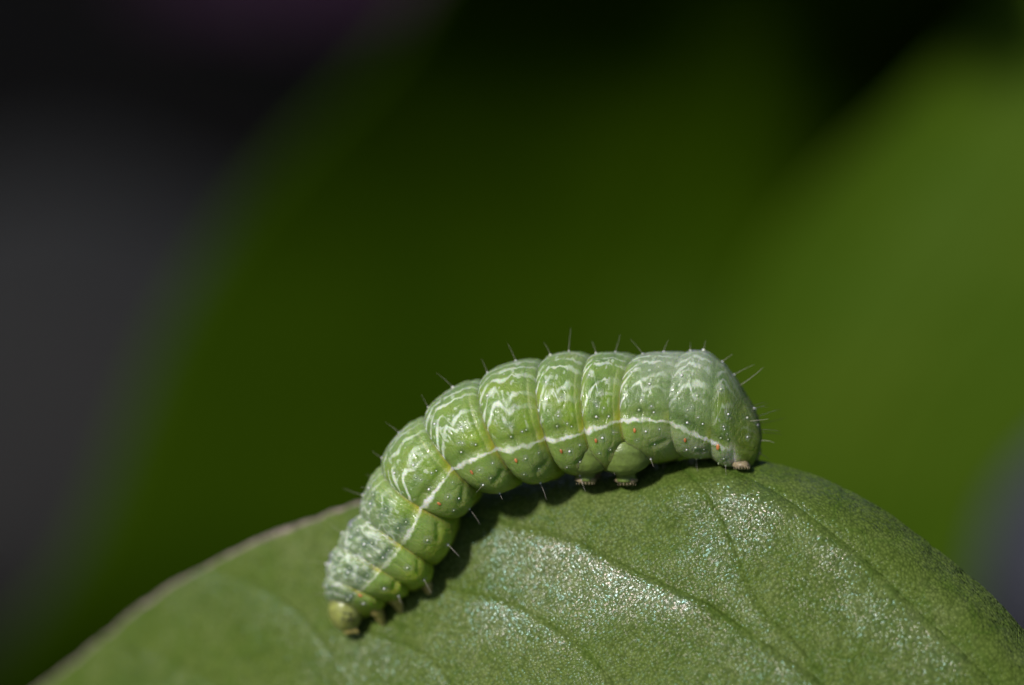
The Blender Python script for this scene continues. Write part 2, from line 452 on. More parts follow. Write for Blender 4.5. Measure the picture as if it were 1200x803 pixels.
def depth_bright(px, py):
    x = (px - 1050) * PX; z = (401.5 - py) * PX
    edge = np.minimum(px - np.interp(py, [-200, 0, 120, 220, 300, 400, 520, 640, 900], [1330, 1170, 1060, 965, 895, 855, 833, 830, 870]), 200) * PX
    y = 9.5 - 0.30 * x + 0.06 * x ** 2 + 0.20 * z ** 2 - 0.5 * np.maximum(0.62 - edge, 0) ** 2 * sstep(620, 250, py)
    return y
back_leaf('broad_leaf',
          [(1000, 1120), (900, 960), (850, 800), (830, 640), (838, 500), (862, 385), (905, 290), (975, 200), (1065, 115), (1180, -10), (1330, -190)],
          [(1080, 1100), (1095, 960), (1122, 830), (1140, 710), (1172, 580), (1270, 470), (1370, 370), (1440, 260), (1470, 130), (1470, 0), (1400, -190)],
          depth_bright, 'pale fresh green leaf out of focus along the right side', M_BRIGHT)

# ------------------------------------------------------------------ the leaf that carries the caterpillar
VEINS = [  # photo-pixel polylines and strength
    ([(560, 610), (650, 628), (700, 648), (760, 679), (830, 711), (890, 752), (965, 806), (1040, 880)], 1.0),
    ([(520, 690), (590, 706), (630, 724), (672, 752), (720, 803), (770, 870)], 0.75),
    ([(800, 556), (835, 590), (860, 640), (885, 700), (915, 740)], 0.35),
    ([(850, 556), (920, 590), (1005, 652), (1060, 705), (1110, 752), (1160, 803), (1220, 880)], 0.7),
    ([(440, 745), (490, 762), (530, 800), (580, 880)], 0.55),
    ([(245, 668), (305, 688), (355, 722), (395, 770)], 0.45),  # vein line added to place a patch of sheen
    ([(200, 775), (250, 800), (320, 870)], 0.4),
]
def base_depth(x, z):
    dx = x - 0.56
    y = 0.28 * (z + 0.64) - 0.25 * dx + np.where(dx < 0, 0.15, 0.105) * dx ** 2
    return y
def signed_dist(X, Z, poly):
    """distance to a polyline, positive on its upper right"""
    q = spline(np.arange(len(poly)), np.array(poly, float), np.linspace(0, len(poly) - 1, 40))
    a = np.stack([(q[:, 0] - 600) * PX, (401.5 - q[:, 1]) * PX], -1)
    best = np.full(X.shape, 1e9); sg = np.zeros(X.shape)
    for i in range(len(a) - 1):
        d = a[i + 1] - a[i]; L2 = (d ** 2).sum()
        t = np.clip(((X - a[i, 0]) * d[0] + (Z - a[i, 1]) * d[1]) / L2, 0, 1)
        ex = X - a[i, 0] - t * d[0]; ez = Z - a[i, 1] - t * d[1]
        r = np.sqrt(ex ** 2 + ez ** 2); c = d[0] * ez - d[1] * ex
        s = np.where(r < best, np.sign(c), sg); best = np.minimum(best, r); sg = s
    return best, sg

OUT_T = [(-330, 1080), (-200, 985), (-60, 885), (60, 803), (130, 747), (200, 694), (300, 641), (415, 598), (520, 573), (620, 560), (720, 555), (800, 546),
         (850, 543), (890, 548), (950, 564), (1030, 604), (1110, 663), (1160, 706), (1195, 745), (1250, 812), (1330, 935), (1380, 1060)]
OUT_B = [(-330, 1084), (-230, 1100), (-110, 1120), (0, 1140), (60, 1150), (130, 1165), (220, 1175), (320, 1190), (420, 1200), (520, 1210), (620, 1215), (720, 1225),
         (800, 1230), (860, 1235), (930, 1235), (1020, 1230), (1100, 1220), (1160, 1210), (1200, 1200), (1250, 1180), (1330, 1120), (1380, 1064)]
def leaf_surface(Q, edge):
    """Q photo pixels (n, m, 2), edge = distance in cm from the upper outline"""
    X = (Q[..., 0] - 600) * PX; Z = (401.5 - Q[..., 1]) * PX
    Y = base_depth(X, Z)
    vein = np.zeros(X.shape); wax = np.zeros(X.shape)
    for poly, k in VEINS:
        d, s = signed_dist(X, Z, poly)
        g = np.exp(-(d / 0.009) ** 2)
        Y = Y + k * (0.011 * np.exp(-(d / 0.013) ** 2))                      # groove
        low = np.where(s < 0, d, 0); 
        Y = Y - k * np.where(s < 0, 0.036 * (1 - np.exp(-d / 0.028)) * np.exp(-d / 0.22), 0.012 * (1 - np.exp(-d / 0.05)) * np.exp(-d / 0.12))
        wax = np.maximum(wax, k * np.where(s < 0, (1 - np.exp(-d / 0.015)) * np.exp(-(d / 0.24) ** 1.3), 0.1))
        vein = np.maximum(vein, g * min(1, k + 0.15))
    Y = Y + 0.018 * fbm(X * 2.2, Z * 2.2, 0.5, 3) + 0.006 * fbm(X * 9, Z * 9, 2.5, 2)
    roll = np.clip(1 - edge / 0.20, 0, 1) ** 2.2
    Y = Y + 0.17 * roll * sstep(-1.0, -0.2, X)
    return X, Y, Z, vein, wax

def build_leaf():
    n, m = 950, 330
    k = np.arange(len(OUT_T)); t = np.linspace(0, len(OUT_T) - 1, n)
    T = spline(k, np.array(OUT_T, float), t); B = spline(k, np.array(OUT_B, float), t)
    w = np.linspace(0, 1, m) ** 1.5
    Q = T[:, None, :] * (1 - w)[None, :, None] + B[:, None, :] * w[None, :, None]
    # distance from the outline, measured across it
    tn = np.gradient(T, axis=0); tn /= np.linalg.norm(tn, axis=1)[:, None]
    dv = (Q - T[:, None, :])
    edge = np.abs(dv[..., 0] * tn[:, None, 1] - dv[..., 1] * tn[:, None, 0]) * PX
    jag = fbm(t * 4.1, t * 0 + 0.5, 0, 3) * 1.6 + 1.8 * sstep(0.35, 0.7, vnoise(t * 9, t * 0 + 3.3))
    Q[..., 1] += jag[:, None] * np.exp(-edge / 0.05)
    X, Y, Z, vein, wax = leaf_surface(Q, edge)
    blotch = sstep(-0.15, 0.40, fbm(X * 2.6 + 3, Z * 2.6, 5.0, 3))
    wax = np.clip(wax * (0.25 + 0.95 * blotch) + 0.25 * blotch * sstep(0.0, 1.0, X) * sstep(-1.25, -0.65, Z), 0, 1)
    kk = (DIST + Y) / DIST
    P = np.stack([X * kk, Y, Z * kk], -1)
    Pw = to_world(P)
    root = empty('leaf', Vector(Pw[n // 2, m - 1]))
    tag(root, 'sharp arched green leaf with sparkling waxy surface carrying the caterpillar', 'leaf')
    me = grid_mesh('blade', Pw)
    point_attr(me, 'vein', vein.reshape(-1)); point_attr(me, 'wax', wax.reshape(-1))
    o = link_mesh('blade', me, M_LEAF, root)
    so = o.modifiers.new('thickness', 'SOLIDIFY'); so.thickness = 0.035; so.offset = 1.0
    # left part of the edge, painted pale where it faces the light
    sel = [i for i in range(n) if T[i, 0] < 500][::6]
    pts = [Vector(Pw[i, 0]) + ROT @ Vector((0, 0.006, 0.012)) for i in sel]
    rad = [0.023 + 0.008 * float(fbm(np.array(i * 0.05), np.array(1.0), 0, 2)) for i in sel]
    mg = tube('margin', pts, rad, M_MARGIN, root, 10)
    mg['label'] = 'pale brownish rim coloured as catching light along the left edge of the leaf'
    # petiole down to the soil
    b0 = Vector(Pw[n - 30, m - 1]); foot = Vector((b0.x + 2.0, b0.y + 2.5, -0.8))
    pts = [b0 + ROT @ Vector((-0.4, 0.03, 0.35))] + [b0.lerp(foot, q) + Vector((1.2 * math.sin(q * 3.1), 0, 0)) for q in np.linspace(0, 1, 12)]
    tube('petiole', pts, [0.09 + 0.01 * i for i in range(len(pts))], M_STEM, root, 10)
    return P, root
LEAF_P, LEAF = build_leaf()

def leaf_y(x, z):
    d = (LEAF_P[::2, ::2, 0] - x) ** 2 + (LEAF_P[::2, ::2, 2] - z) ** 2
    i = np.unravel_index(np.argmin(d), d.shape)
    return float(LEAF_P[::2, ::2][i][1])

# ------------------------------------------------------------------ the caterpillar
# crease rings: back outline, white side line, belly outline (photo pixels), depth of the centre, thickness factor
RINGS = [
    ((398, 712), (403, 714), (409, 718), 0.25, 0.6),
    ((385, 704), (409, 709), (427, 722), 0.24, 0.95),
    ((384, 676), (421, 693), (451, 706), 0.21, 0.95),
    ((398, 641), (445, 667), (478, 692), 0.17, 0.95),
    ((423, 604), (469, 638), (507, 662), 0.12, 0.95),
    ((449, 547), (493, 595), (535, 604), 0.06, 0.95),
    ((498, 490), (530, 548), (563, 572), 0.02, 0.95),
    ((565, 447), (581, 525), (614, 560), -0.01, 0.95),
    ((636, 425), (638.5, 513), (663, 550), 0.00, 0.95),
    ((693, 419), (685, 504), (708, 548), 0.00, 0.95),
    ((746, 419), (727, 492), (751, 541), 0.00, 0.95),
    ((803, 416), (785, 493), (800, 533), 0.00, 0.95),
    ((840, 422), (833, 514), (834, 535), 0.00, 0.93),
    ((876, 466), (860, 525), (862, 546), 0.00, 0.90),
    ((892, 503), (884, 533), (880, 546), 0.00, 0.75),
    ((891, 522), (889, 528), (886, 534), 0.00, 0.6),
]
NR = len(RINGS)
_k = np.arange(NR)
_D = np.array([r[0] for r in RINGS], float); _L = np.array([r[1] for r in RINGS], float); _V = np.array([r[2] for r in RINGS], float)
_Y = np.array([r[3] for r in RINGS]); _T = np.array([r[4] for r in RINGS])
#          start head T1  T2  T3  A1  A2  A3  A4  A5  A6  A7  A8  A9  A10
DORS = np.array([0, 2.5, 4.5, 5.5, 7.0, 8.5, 9.0, 8.5, 7.5, 6.0, 5.0, 4.0, 3.0, 1.5, 0])
CREASE = np.array([1, 1, 1, 1, 1, 1, 1, 1, 1, 1, 1, .30, .22, .18, .3, .4])
LOBE = np.array([0, 6.0, 8.0, 9.0, 10., 11., 11., 10., 7.0, 6.0, 6.0, 6.0, 5.0, 2.0, 0])

def body_eval(s, phi):
    """body surface before perspective, arrays of equal shape; returns points and fields"""
    s = np.asarray(s, float); phi = np.asarray(phi, float)
    D = spline(_k, _D, s); L = spline(_k, _L, s); V = spline(_k, _V, s)
    yc = spline(_k, _Y, s); th = spline(_k, _T, s)
    C = (D + V) / 2; a = (D - V) / 2; la = np.linalg.norm(a, axis=-1)
    cl = np.clip(((L - C) * a).sum(-1) / (la ** 2 + 1e-6), -0.85, 0.85)
    phiL = np.arccos(cl)
    kv = ((L - C) - a * cl[..., None]) / np.sin(phiL)[..., None]
    k = np.clip(np.floor(s).astype(int), 0, NR - 2); u = s - k
    up = np.abs(phi)                                          # 0 back, pi belly
    v = 1 - up / phiL                                         # 1 back line, 0 side line, negative below
    q = np.clip((up - phiL) / (np.pi - phiL), 0, 1)
    P2 = C + a * np.cos(phi)[..., None] + kv * np.sin(phi)[..., None]
    dep = -la * th * np.sin(phi) * PX
    # swelling of each segment between its creases
    ds = np.interp(s, np.arange(len(DORS)) + 0.5, DORS); lb = np.interp(s, np.arange(len(LOBE)) + 0.5, LOBE)
    cs, ce = CREASE[k], CREASE[k + 1]
    pr = (1 - cs * np.exp(-u / 0.075)) * (1 - ce * np.exp(-(1 - u) / 0.03)) * (0.82 + 0.30 * np.sin(np.pi * np.clip(u * 1.05, 0, 1)))
    pr = pr - 0.20 * ce * sstep(0.78, 0.86, u) * sstep(1.0, 0.97, u)
    pl = np.clip(np.sin(np.pi * u), 0, 1) ** 0.55 * 1.15
    mixl = sstep(-0.03, 0.05, -v)
    off = ds * pr * (1 - mixl) + (ds * 0.7 * pr + lb * pl * np.sin(np.pi * np.clip(q * 0.85 + 0.12, 0, 1))) * mixl
    live = sstep(1.2, 2.5, s) * sstep(14.3, 13.0, s)
    off = off + live * (1.3 * np.exp(-((v + 0.01) / 0.035) ** 2) - 1.6 * np.exp(-((v - 0.07) / 0.05) ** 2)) * (0.4 + 0.6 * pr)
    off = off - live * 2.2 * np.exp(-((q - 0.42 + 0.2 * (u - .5)) / 0.05) ** 2) * sstep(.5, .62, u) * sstep(.98, .85, u)
    # wrinkles and lumps
    thor = sstep(5.2, 3.4, s)
    off = off + (0.7 + 1.5 * thor) * fbm(s * 2.7, up * 3.2, np.sign(phi) * 3.0, 2) + 0.45 * fbm(s * 9, up * 9, np.sign(phi) * 7.0, 2)
    off = off - thor * 2.0 * np.exp(-((u - 0.5) / 0.06) ** 2) * sstep(-0.1, 0.15, v)      # double folds of the front segments
    fold = fbm(s * 3.4 + 9, up * 1.6, np.sign(phi) * 2.0, 2)
    off = off - 1.0 * np.exp(-(fold / 0.045) ** 2) * live * (0.5 + 0.5 * vnoise(s * 2.1, up * 2.3, 8.8))
    fold2 = fbm(s * 8 + 3, up * 4.0, np.sign(phi) * 4.0, 2)
    off = off - 0.45 * np.exp(-(fold2 / 0.06) ** 2) * live
    off = off * np.clip(la / 30, 0, 1)
    R = np.stack([P2[..., 0] - C[..., 0], P2[..., 1] - C[..., 1], dep / PX], -1)
    R = R / (np.linalg.norm(R, axis=-1, keepdims=True) + 1e-9)
    px = P2[..., 0] + off * R[..., 0]; py = P2[..., 1] + off * R[..., 1]; y = yc + dep + off * PX * R[..., 2]
    k2 = (DIST + y) / DIST
    P = np.stack([(px - 600) * PX * k2, y, (401.5 - py) * PX * k2], -1)
    return P, dict(ce=ce, k=k, u=u, v=v, q=q, up=up, thor=thor, phiL=phiL)

def poly_line(u, pts):
    pts = np.array(pts, float); return np.interp(u, pts[:, 0], pts[:, 1])

# layout of warts on a segment: (u, v, radius px, hair length px, ring tone)  tone: 1 dark ring, 0 pale ring
WARTS_A = [(0.14, 1.0, 1.9, 24, 0), (0.56, 1.0, 1.9, 25, 0), (0.22, 0.50, 2.0, 0, 0), (0.58, 0.34, 2.0, 0, 0),
           (0.44, 0.21, 1.5, 0, 0), (0.50, 0.20, 1.2, 0, 0), (0.40, 0.075, 1.8, 0, 1), (0.74, 0.09, 1.3, 0, 1), (0.66, 0.13, 1.1, 0, 0),
           (0.55, -0.13, 1.9, 0, 0), (0.34, -0.25, 1.4, 0, 0), (0.66, -0.26, 1.4, 0, 0), (0.50, -0.47, 2.0, 20, 0), (0.80, -0.12, 1.1, 0, 0)]
WARTS_T = [(0.35, 1.0, 1.9, 22, 0), (0.65, 0.80, 1.9, 18, 1), (0.40, 0.62, 2.0, 0, 1), (0.62, 0.60, 1.6, 0, 1), (0.38, 0.36, 2.1, 0, 1), (0.55, 0.34, 1.7, 0, 1),
           (0.36, 0.10, 1.7, 0, 1), (0.62, 0.08, 1.6, 0, 1), (0.50, -0.22, 2.0, 0, 0), (0.55, -0.50, 1.8, 20, 0)]
WARTS = []
for kk in range(1, 14):
    base = WARTS_T if kk in (2, 3, 4) else WARTS_A
    if kk == 1: base = WARTS_T[:3] + WARTS_T[6:9]
    if kk == 13: base = [(0.3, 0.95, 1.4, 34, 0), (0.3, 0.55, 1.8, 20, 1), (0.5, 0.25, 1.6, 26, 0), (0.3, -0.2, 1.6, 0, 0), (0.7, 0.7, 1.4, 26, 0)]
    for (u, v, r, h, tone) in base:
        WARTS.append((kk + min(0.9, max(0.06, u + random.uniform(-.035, .035))), v + (random.uniform(-.03, .03) if v < 0.99 else 0), r * random.uniform(.85, 1.1), h * random.choice((random.uniform(.35, .7), random.uniform(.7, 1.1))), tone))

def build_body(root):
    n, m = 1150, 420
    s = np.linspace(0.0, NR - 1 - 1e-4, n)
    ph = np.linspace(-np.pi, np.pi, m, endpoint=False)
    # finer on the side that can be seen
    S, PH = np.meshgrid(s, ph, indexing='ij')
    P, F = body_eval(S, PH)
    u, v, q, k, thor = F['u'], F['v'], F['q'], F['k'], F['thor']
    sgn = np.sign(PH)
    # ---- skin colour, with some glow and shade painted in
    gA = np.array([0.190, 0.285, 0.070]); gB = np.array([0.125, 0.215, 0.050]); gC = np.array([0.250, 0.335, 0.045])
    n1 = fbm(S * 2.0, v * 5, sgn * 2, 3)[..., None]; n2 = fbm(S * 6, v * 14, sgn * 5 + 9, 3)
    col = gA + (gB - gA) * np.clip(n1 * 1.2, 0, 1) + (gC - gA) * np.clip(-n1 * 1.1, 0, 1)
    def mix(c, w):
        nonlocal col
        w = np.clip(w, 0, 1)[..., None]; col = col * (1 - w) + np.array(c) * w
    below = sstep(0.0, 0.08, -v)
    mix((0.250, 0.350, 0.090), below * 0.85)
    mix((0.32, 0.43, 0.020), below * sstep(0.35, 0.8, q) * 0.85)  # yellow-green lobes, with their translucent glow painted into the colour
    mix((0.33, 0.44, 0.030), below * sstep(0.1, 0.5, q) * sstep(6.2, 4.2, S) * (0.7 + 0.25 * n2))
    tail = sstep(12.3, 13.4, S)
    mix((0.155, 0.220, 0.02), tail * 0.8)  # tail darkened in the colour, for the side turned from the light
    mix((0.36, 0.42, 0.26), below * sstep(10.2, 11.5, S) * sstep(13.6, 12.9, S) * 0.55)
    mix((0.20, 0.27, 0.16), sstep(9.6, 10.8, S) * sstep(12.6, 11.4, S) * sstep(-.05, .25, v) * 0.5)     # greyer hind part
    mix((0.38, 0.42, 0.33), sstep(9.8, 10.8, S) * sstep(12.3, 11.4, S) * sstep(.3, .7, v + 0.15 * n2) * 0.55)
    mix((0.25, 0.31, 0.20), thor * sstep(-0.05, 0.1, v) * 0.7)
    # yellowish soft band before each crease
    post = sstep(0.70, 0.86, u) * F['ce'] ** 1.5 * (1 - tail) * (1 - thor * 0.6)
    mix((0.26, 0.35, 0.10), post * 0.40 * sstep(-0.1, 0.1, v))
    mix((0.50, 0.55, 0.24), np.exp(-((u - 0.875) / 0.018) ** 2) * 0.5 * F['ce'] ** 2 * sstep(-0.03, 0.06, v) * sstep(.75, .4, v) * (1 - tail))
    mix((0.45, 0.44, 0.07), sstep(0.94, 0.985, u) * sstep(0.5, 0.05, v) * sstep(-.5, -0.02, v) * 0.7 * F['ce'] ** 2 * (1 - tail))
    mix((0.40, 0.41, 0.04), F['ce'] * sstep(0.80, 0.97, u) * np.exp(-((v - 0.03) / 0.09) ** 2) * 0.85 * (1 - tail))
    mix((0.27, 0.40, 0.022), sstep(0.42, 0.72, u) * sstep(1.0, 0.93, u) * np.exp(-((v - 0.17) / 0.15) ** 2) * (0.6 + 0.35 * n2) * (1 - thor) * sstep(11.2, 10., S) * 0.8)  # glow of light through the skin, painted in as yellow-green
    # white lines along the back
    segj = vnoise(k * 3.7, sgn * 2.0, 4.4)
    vv = v + 0.030 * fbm(S * 5.5, v * 2.5, sgn * 3, 2) + 0.016 * fbm(S * 16, v * 6, sgn * 4, 2) + 0.015 * segj
    lines = [([(0, .14), (.10, .22), (.30, .37), (.42, .40), (.52, .31), (.75, .33), (1, .30)], .030, [(0, 1), (.45, 1), (.56, .6), (.8, .3), (1, .05)]),
             ([(0, .30), (.12, .42), (.24, .54), (.36, .55), (.44, .40), (.66, .46), (.8, .47), (1, .42)], .034, [(0, 1), (.3, .9), (.40, .2), (.5, .8), (.68, .9), (.78, .35), (1, .1)]),
             ([(0, .46), (.12, .56), (.3, .66), (.45, .63), (.62, .65), (.8, .63), (1, .60)], .030, [(0, 1), (.5, .95), (.8, .6), (1, .25)]),
             ([(0, .62), (.12, .70), (.3, .775), (.6, .77), (1, .74)], .030, [(0, 1), (.6, .9), (.85, .6), (1, .3)]),
             ([(0, .78), (.12, .84), (.3, .89), (.6, .88), (1, .87)], .030, [(0, 1), (.6, .85), (.85, .5), (1, .3)])]
    white = np.zeros(S.shape)
    wob = 0.75 + 0.75 * fbm(S * 7, v * 9, sgn * 6, 2)
    for i, (pl, wd, am) in enumerate(lines):
        d = np.abs(vv + 0.022 * vnoise(k * 5.3 + i * 2.2, i * 3.1, sgn) - poly_line(u + 0.06 * vnoise(k * 2.9, i * 7.7, sgn), pl)); w_ = wd * 1.12 * np.clip(wob, 0.3, 1.6)
        white = np.maximum(white, sstep(w_ * 1.3, w_ * 0.40, d) * poly_line(u, am) * sstep(-0.80, -0.10, fbm(S * 9 + i * 7, v * 4, sgn, 2)))
    # scattered flecks
    fl = fbm(S * 13, v * 17, sgn * 8 + 1, 2)
    white = np.maximum(white, sstep(0.38, 0.55, fl) * 0.6 * sstep(0.08, 0.16, v) * sstep(0.85, 0.7, u))
    # reticulate chalky skin of the front segments
    ret = 1 - np.abs(fbm(S * 4.2 + 5, v * 6.5, sgn * 3 + 2, 3)) * 4.2
    ret2 = fbm(S * 11, v * 12, sgn * 2 + 6, 2)
    tw = np.clip(sstep(0.15, 0.75, ret) * 0.9 + sstep(0.1, 0.6, ret2) * 0.5, 0, 1) * sstep(0.0, 0.12, v) * (0.6 + 0.4 * sstep(.2, .7, v))
    front = sstep(4.9, 4.0, S)
    white = white * (1 - front) + tw * front * sstep(1.2, 1.9, S)
    rear = sstep(10.7, 11.3, S)
    white = white * (1 - rear * (1 - 0.85 * sstep(0.0, 0.25, u) * sstep(1.0, 0.8, u)))
    white = white * (1 - 0.8 * sstep(12.0, 12.9, S))
    mix((0.74, 0.80, 0.68), white * (0.78 + 0.22 * n2))
    # soft whitish glare painted into the colour high on the back
    mix((0.30, 0.37, 0.26), sstep(0.45, 1.0, v) * 0.30 * (1 - tail))
    # white side line
    lw = (0.019 + 0.011 * fbm(S * 10, v * 0, sgn, 2)) * poly_line(u, [(0, 1.1), (.3, 1.15), (.7, .7), (.9, .6), (1, 1)])
    lat = sstep(lw * 1.6, lw * 0.5, np.abs(v + 0.012 + 0.014 * fbm(S * 9, S * 0, sgn * 2 + 3, 2)))
    lat = lat * (0.55 + 0.45 * sstep(-0.35, 0.15, fbm(S * 6, v * 10, sgn * 3 + 1, 2)))
    lat = lat * sstep(1.6, 2.3, S) * sstep(13.1, 12.2, S) * poly_line(u, [(0, .85), (.05, 1), (.6, 1), (.85, .75), (.92, .55), (1, .8)])
    mix((0.72, 0.76, 0.64), lat * (1 - 0.55 * front))
    mix((0.62, 0.64, 0.54), np.exp(-(((S - 12.92) / 0.22) ** 2 + ((v + .18) / 0.2) ** 2)) * 0.9)   # chalky patch by the hind claspers
    # rings round the warts
    cx = P[..., 0]; cz = P[..., 2]; cy = P[..., 1]
    for (ws, wv, r, h, tone) in WARTS:
        for side in (1, -1):
            i0 = int(ws / (NR - 1) * n); i1, i2 = max(0, i0 - 40), min(n, i0 + 40)
            fl_ = body_fields(ws, wv, side)
            p = fl_[0]
            d = np.sqrt((cx[i1:i2] - p[0]) ** 2 + (cy[i1:i2] - p[1]) ** 2 + (cz[i1:i2] - p[2]) ** 2) / PX
            sub = col[i1:i2]
            if tone: w = np.exp(-((d - r * 1.5) / (r * 1.0)) ** 2) * 0.38; c = np.array((0.055, 0.115, 0.035))
            if tone and ws < 5: w = np.exp(-(d / (r * 3.4)) ** 4) * 0.70; c = np.array((0.140, 0.215, 0.120))
            elif not tone: w = np.exp(-((d - r * 1.9) / (r * 0.9)) ** 2) * 0.35; c = np.array((0.36, 0.42, 0.30))
            col[i1:i2] = sub * (1 - w[..., None]) + c * w[..., None]
    col = np.clip(col * (1 + 0.10 * n2[..., None]), 0.004, 0.85)
    me = grid_mesh('body', to_world(P), closed_v=True)
    point_attr(me, 'pigment_and_light', np.concatenate([col, np.ones(col.shape[:2] + (1,))], -1).reshape(-1, 4))
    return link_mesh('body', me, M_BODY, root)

def body_fields(ws, wv, side=1):
    """point and outward normal on the skin at segment coordinate ws and height wv (view space)"""
    f = body_eval(np.array([ws]), np.array([0.5]))[1]
    phiL = f['phiL'][0]
    def p(a, b):
        return body_eval(np.array([a]), np.array([side * (1 - b) * phiL]))[0][0]
    e = 0.04
    p0 = p(ws, wv); t1 = p(ws + e, wv) - p(ws - e, wv); t2 = p(ws, wv + e) - p(ws, wv - e)
    nn = np.cross(t1, t2); nn /= np.linalg.norm(nn) + 1e-12
    c = np.array([p(ws, b) for b in (1, .5, 0, -.5)] + [body_eval(np.array([ws]), np.array([-side * x]))[0][0] for x in (.6, 1.4, 2.2, 3.0)]).mean(0)
    if np.dot(nn, p0 - c) < 0: nn = -nn
    return p0, nn

CAT = empty('caterpillar', Vector(to_world(at(740, 562, 0.0))))
tag(CAT, 'plump pale green caterpillar with white side line and bristles, arched over the sharp leaf', 'caterpillar')
build_body(CAT)

def blob(name, centre, ax, mat, parent, seg=20, rings=14, lump=0.0, seed=0.0):
    """ellipsoid from three axis vectors (view space)"""
    th = np.linspace(0, np.pi, rings); ph = np.linspace(0, 2 * np.pi, seg, endpoint=False)
    T, F = np.meshgrid(th, ph, indexing='ij')
    N = np.stack([np.sin(T) * np.cos(F), np.sin(T) * np.sin(F), np.cos(T)], -1)
    r = 1 + lump * fbm(N[..., 0] * 1.5 + seed, N[..., 1] * 1.5, N[..., 2] * 1.5, 2)
    P = np.asarray(centre) + (N * r[..., None]) @ np.asarray(ax)
    return link_mesh(name, grid_mesh(name, to_world(P), closed_v=True), mat, parent)

# head: two rounded cheeks, mouth, feelers, eyes
def build_head():
    c = at(405, 715, 0.25)
    dn = np.array([0.10, 0.05, -0.995]); dn /= np.linalg.norm(dn)
    rt = np.array([0.99, 0.0, 0.10]); rt -= dn * rt.dot(dn); rt /= np.linalg.norm(rt); fw = np.cross(dn, rt)
    th = np.linspace(0, np.pi, 48); ph = np.linspace(0, 2 * np.pi, 64, endpoint=False)
    T, F = np.meshgrid(th, ph, indexing='ij')
    N = np.stack([np.sin(T) * np.cos(F), np.sin(T) * np.sin(F), np.cos(T)], -1)    # x: right, y: fw, z: down
    r = np.ones(T.shape) - 0.10 * np.exp(-(N[..., 1] / 0.14) ** 2) * sstep(-1, 0.2, -N[..., 2] + 0.3) - 0.12 * sstep(0.2, 1, N[..., 2]) * np.abs(N[..., 1])
    r = r + 0.03 * fbm(N[..., 0] * 3, N[..., 1] * 3, N[..., 2] * 3, 2)
    P = c + (N * r[..., None] * np.array([0.083, 0.090, 0.107])) @ np.stack([rt, fw, dn])
    head = link_mesh('head', grid_mesh('head', to_world(P), closed_v=True), M_HEAD, CAT)
    for (a, b, q) in ((0.0, .90, .05), (.25, .88, .10), (-.12, .9, .25), (.10, .85, .34), (.32, .8, .32)):
        d = np.array([a, b, q]); d /= np.linalg.norm(d)
        p = c + (d * np.array([0.083, 0.090, 0.107]) * 0.97) @ np.stack([rt, fw, dn])
        blob('eye', p, np.eye(3) * 0.0072, M_EYE, head, 10, 7)
    blob('mouth', c + dn * 0.098 + rt * 0.012 - 0 * fw, np.stack([rt * 0.036, fw * 0.03, dn * 0.02]), M_LEG, head, 16, 10, 0.2)
    for sd in (-0.04, 0.02):
        b0 = c + dn * 0.088 + rt * 0.035 + fw * sd
        tube('antenna', [to_world(b0 + (dn * 0.9 + rt * 0.4) * q) for q in (0, .018, .032)], [0.006, 0.005, 0.003], M_LEG, head, 6)
    return head
build_head()

# three pairs of jointed true legs
def true_leg(base, tip, bend, r0, name='leg'):
    b, t = np.array(base), np.array(tip); md = (b + t) / 2 + np.array(bend)
    pts = []; rad = []
    for i, qq in enumerate(np.linspace(0, 1, 16)):
        p = (1 - qq) ** 2 * b + 2 * qq * (1 - qq) * md + qq ** 2 * t
        knob = 1 + 0.20 * sum(math.exp(-((qq - j) / 0.06) ** 2) for j in (0.3, 0.6, 0.82))
        pts.append(to_world(p)); rad.append(r0 * (1 - 0.74 * qq) * knob)
    o = tube(name, pts, rad, M_LEG, CAT, 10)
    cl = [np.array(t) + np.array([0.0, 0.006, -0.012]) * j for j in (0, 1, 2)]
    tube('claw', [to_world(x) for x in cl], [r0 * .24, r0 * .16, r0 * .03], M_PAD, o, 6)
for (bx, by, tx, ty, r) in ((491, 670, 505, 699, .042), (457, 694, 471, 719, .038), (436, 708, 449, 734, .035)):
    for dy in (0.0, 0.14):
        yb = 0.17 + dy; e = at(tx + dy * 30, ty - dy * 20)
        yt = max(0.10 + dy * .6, min(leaf_y(e[0], e[2]) - 0.02, 0.42))
        true_leg(at(bx, by, yb), at(tx + dy * 30, ty - dy * 20, yt), (0.012, -0.01, 0.0), r)

# prolegs under two hind segments, and the claspers at the end
def proleg(bx, by, yb, tx, ty, yt, r0, r1, name='proleg'):
    b = at(bx, by, yb); t = at(tx, ty, yt)
    pts = [to_world(b + (t - b) * q) for q in np.linspace(0, 1, 24)]
    prof = [(0, .85), (.2, 1.0), (.5, 1.0), (.68, .88), (.78, .62), (.83, .42), (.9, .36), (1, .40)]
    rad = [r0 * np.interp(q, [x for x, _ in prof], [x for _, x in prof]) for q in np.linspace(0, 1, 24)]
    o = tube(name, pts, rad, M_CLASP if name == 'clasper' else M_PROLEG, CAT, 20)
    d = (t - b) / np.linalg.norm(t - b)
    blob('pad', t + d * 0.004, np.array([[r1 * 1.15, 0, 0], [0, r1 * 1.15, 0], [0, 0, r1 * 0.55]]), M_PAD, o, 20, 10, 0.35, bx)
    for i in range(7):
        an = -2.6 + i * 0.35
        p = t + d * 0.012 + np.array([math.cos(an) * r1 * 1.0, math.sin(an) * r1 * 1.0, 0])
        tube('hook', [to_world(p), to_world(p + np.array([math.cos(an) * .006, math.sin(an) * .006, -.010])), to_world(p + np.array([math.cos(an) * .003, math.sin(an) * .003, -.018]))],
             [0.0020, 0.0016, 0.0006], M_PAD, o, 5)
    return o
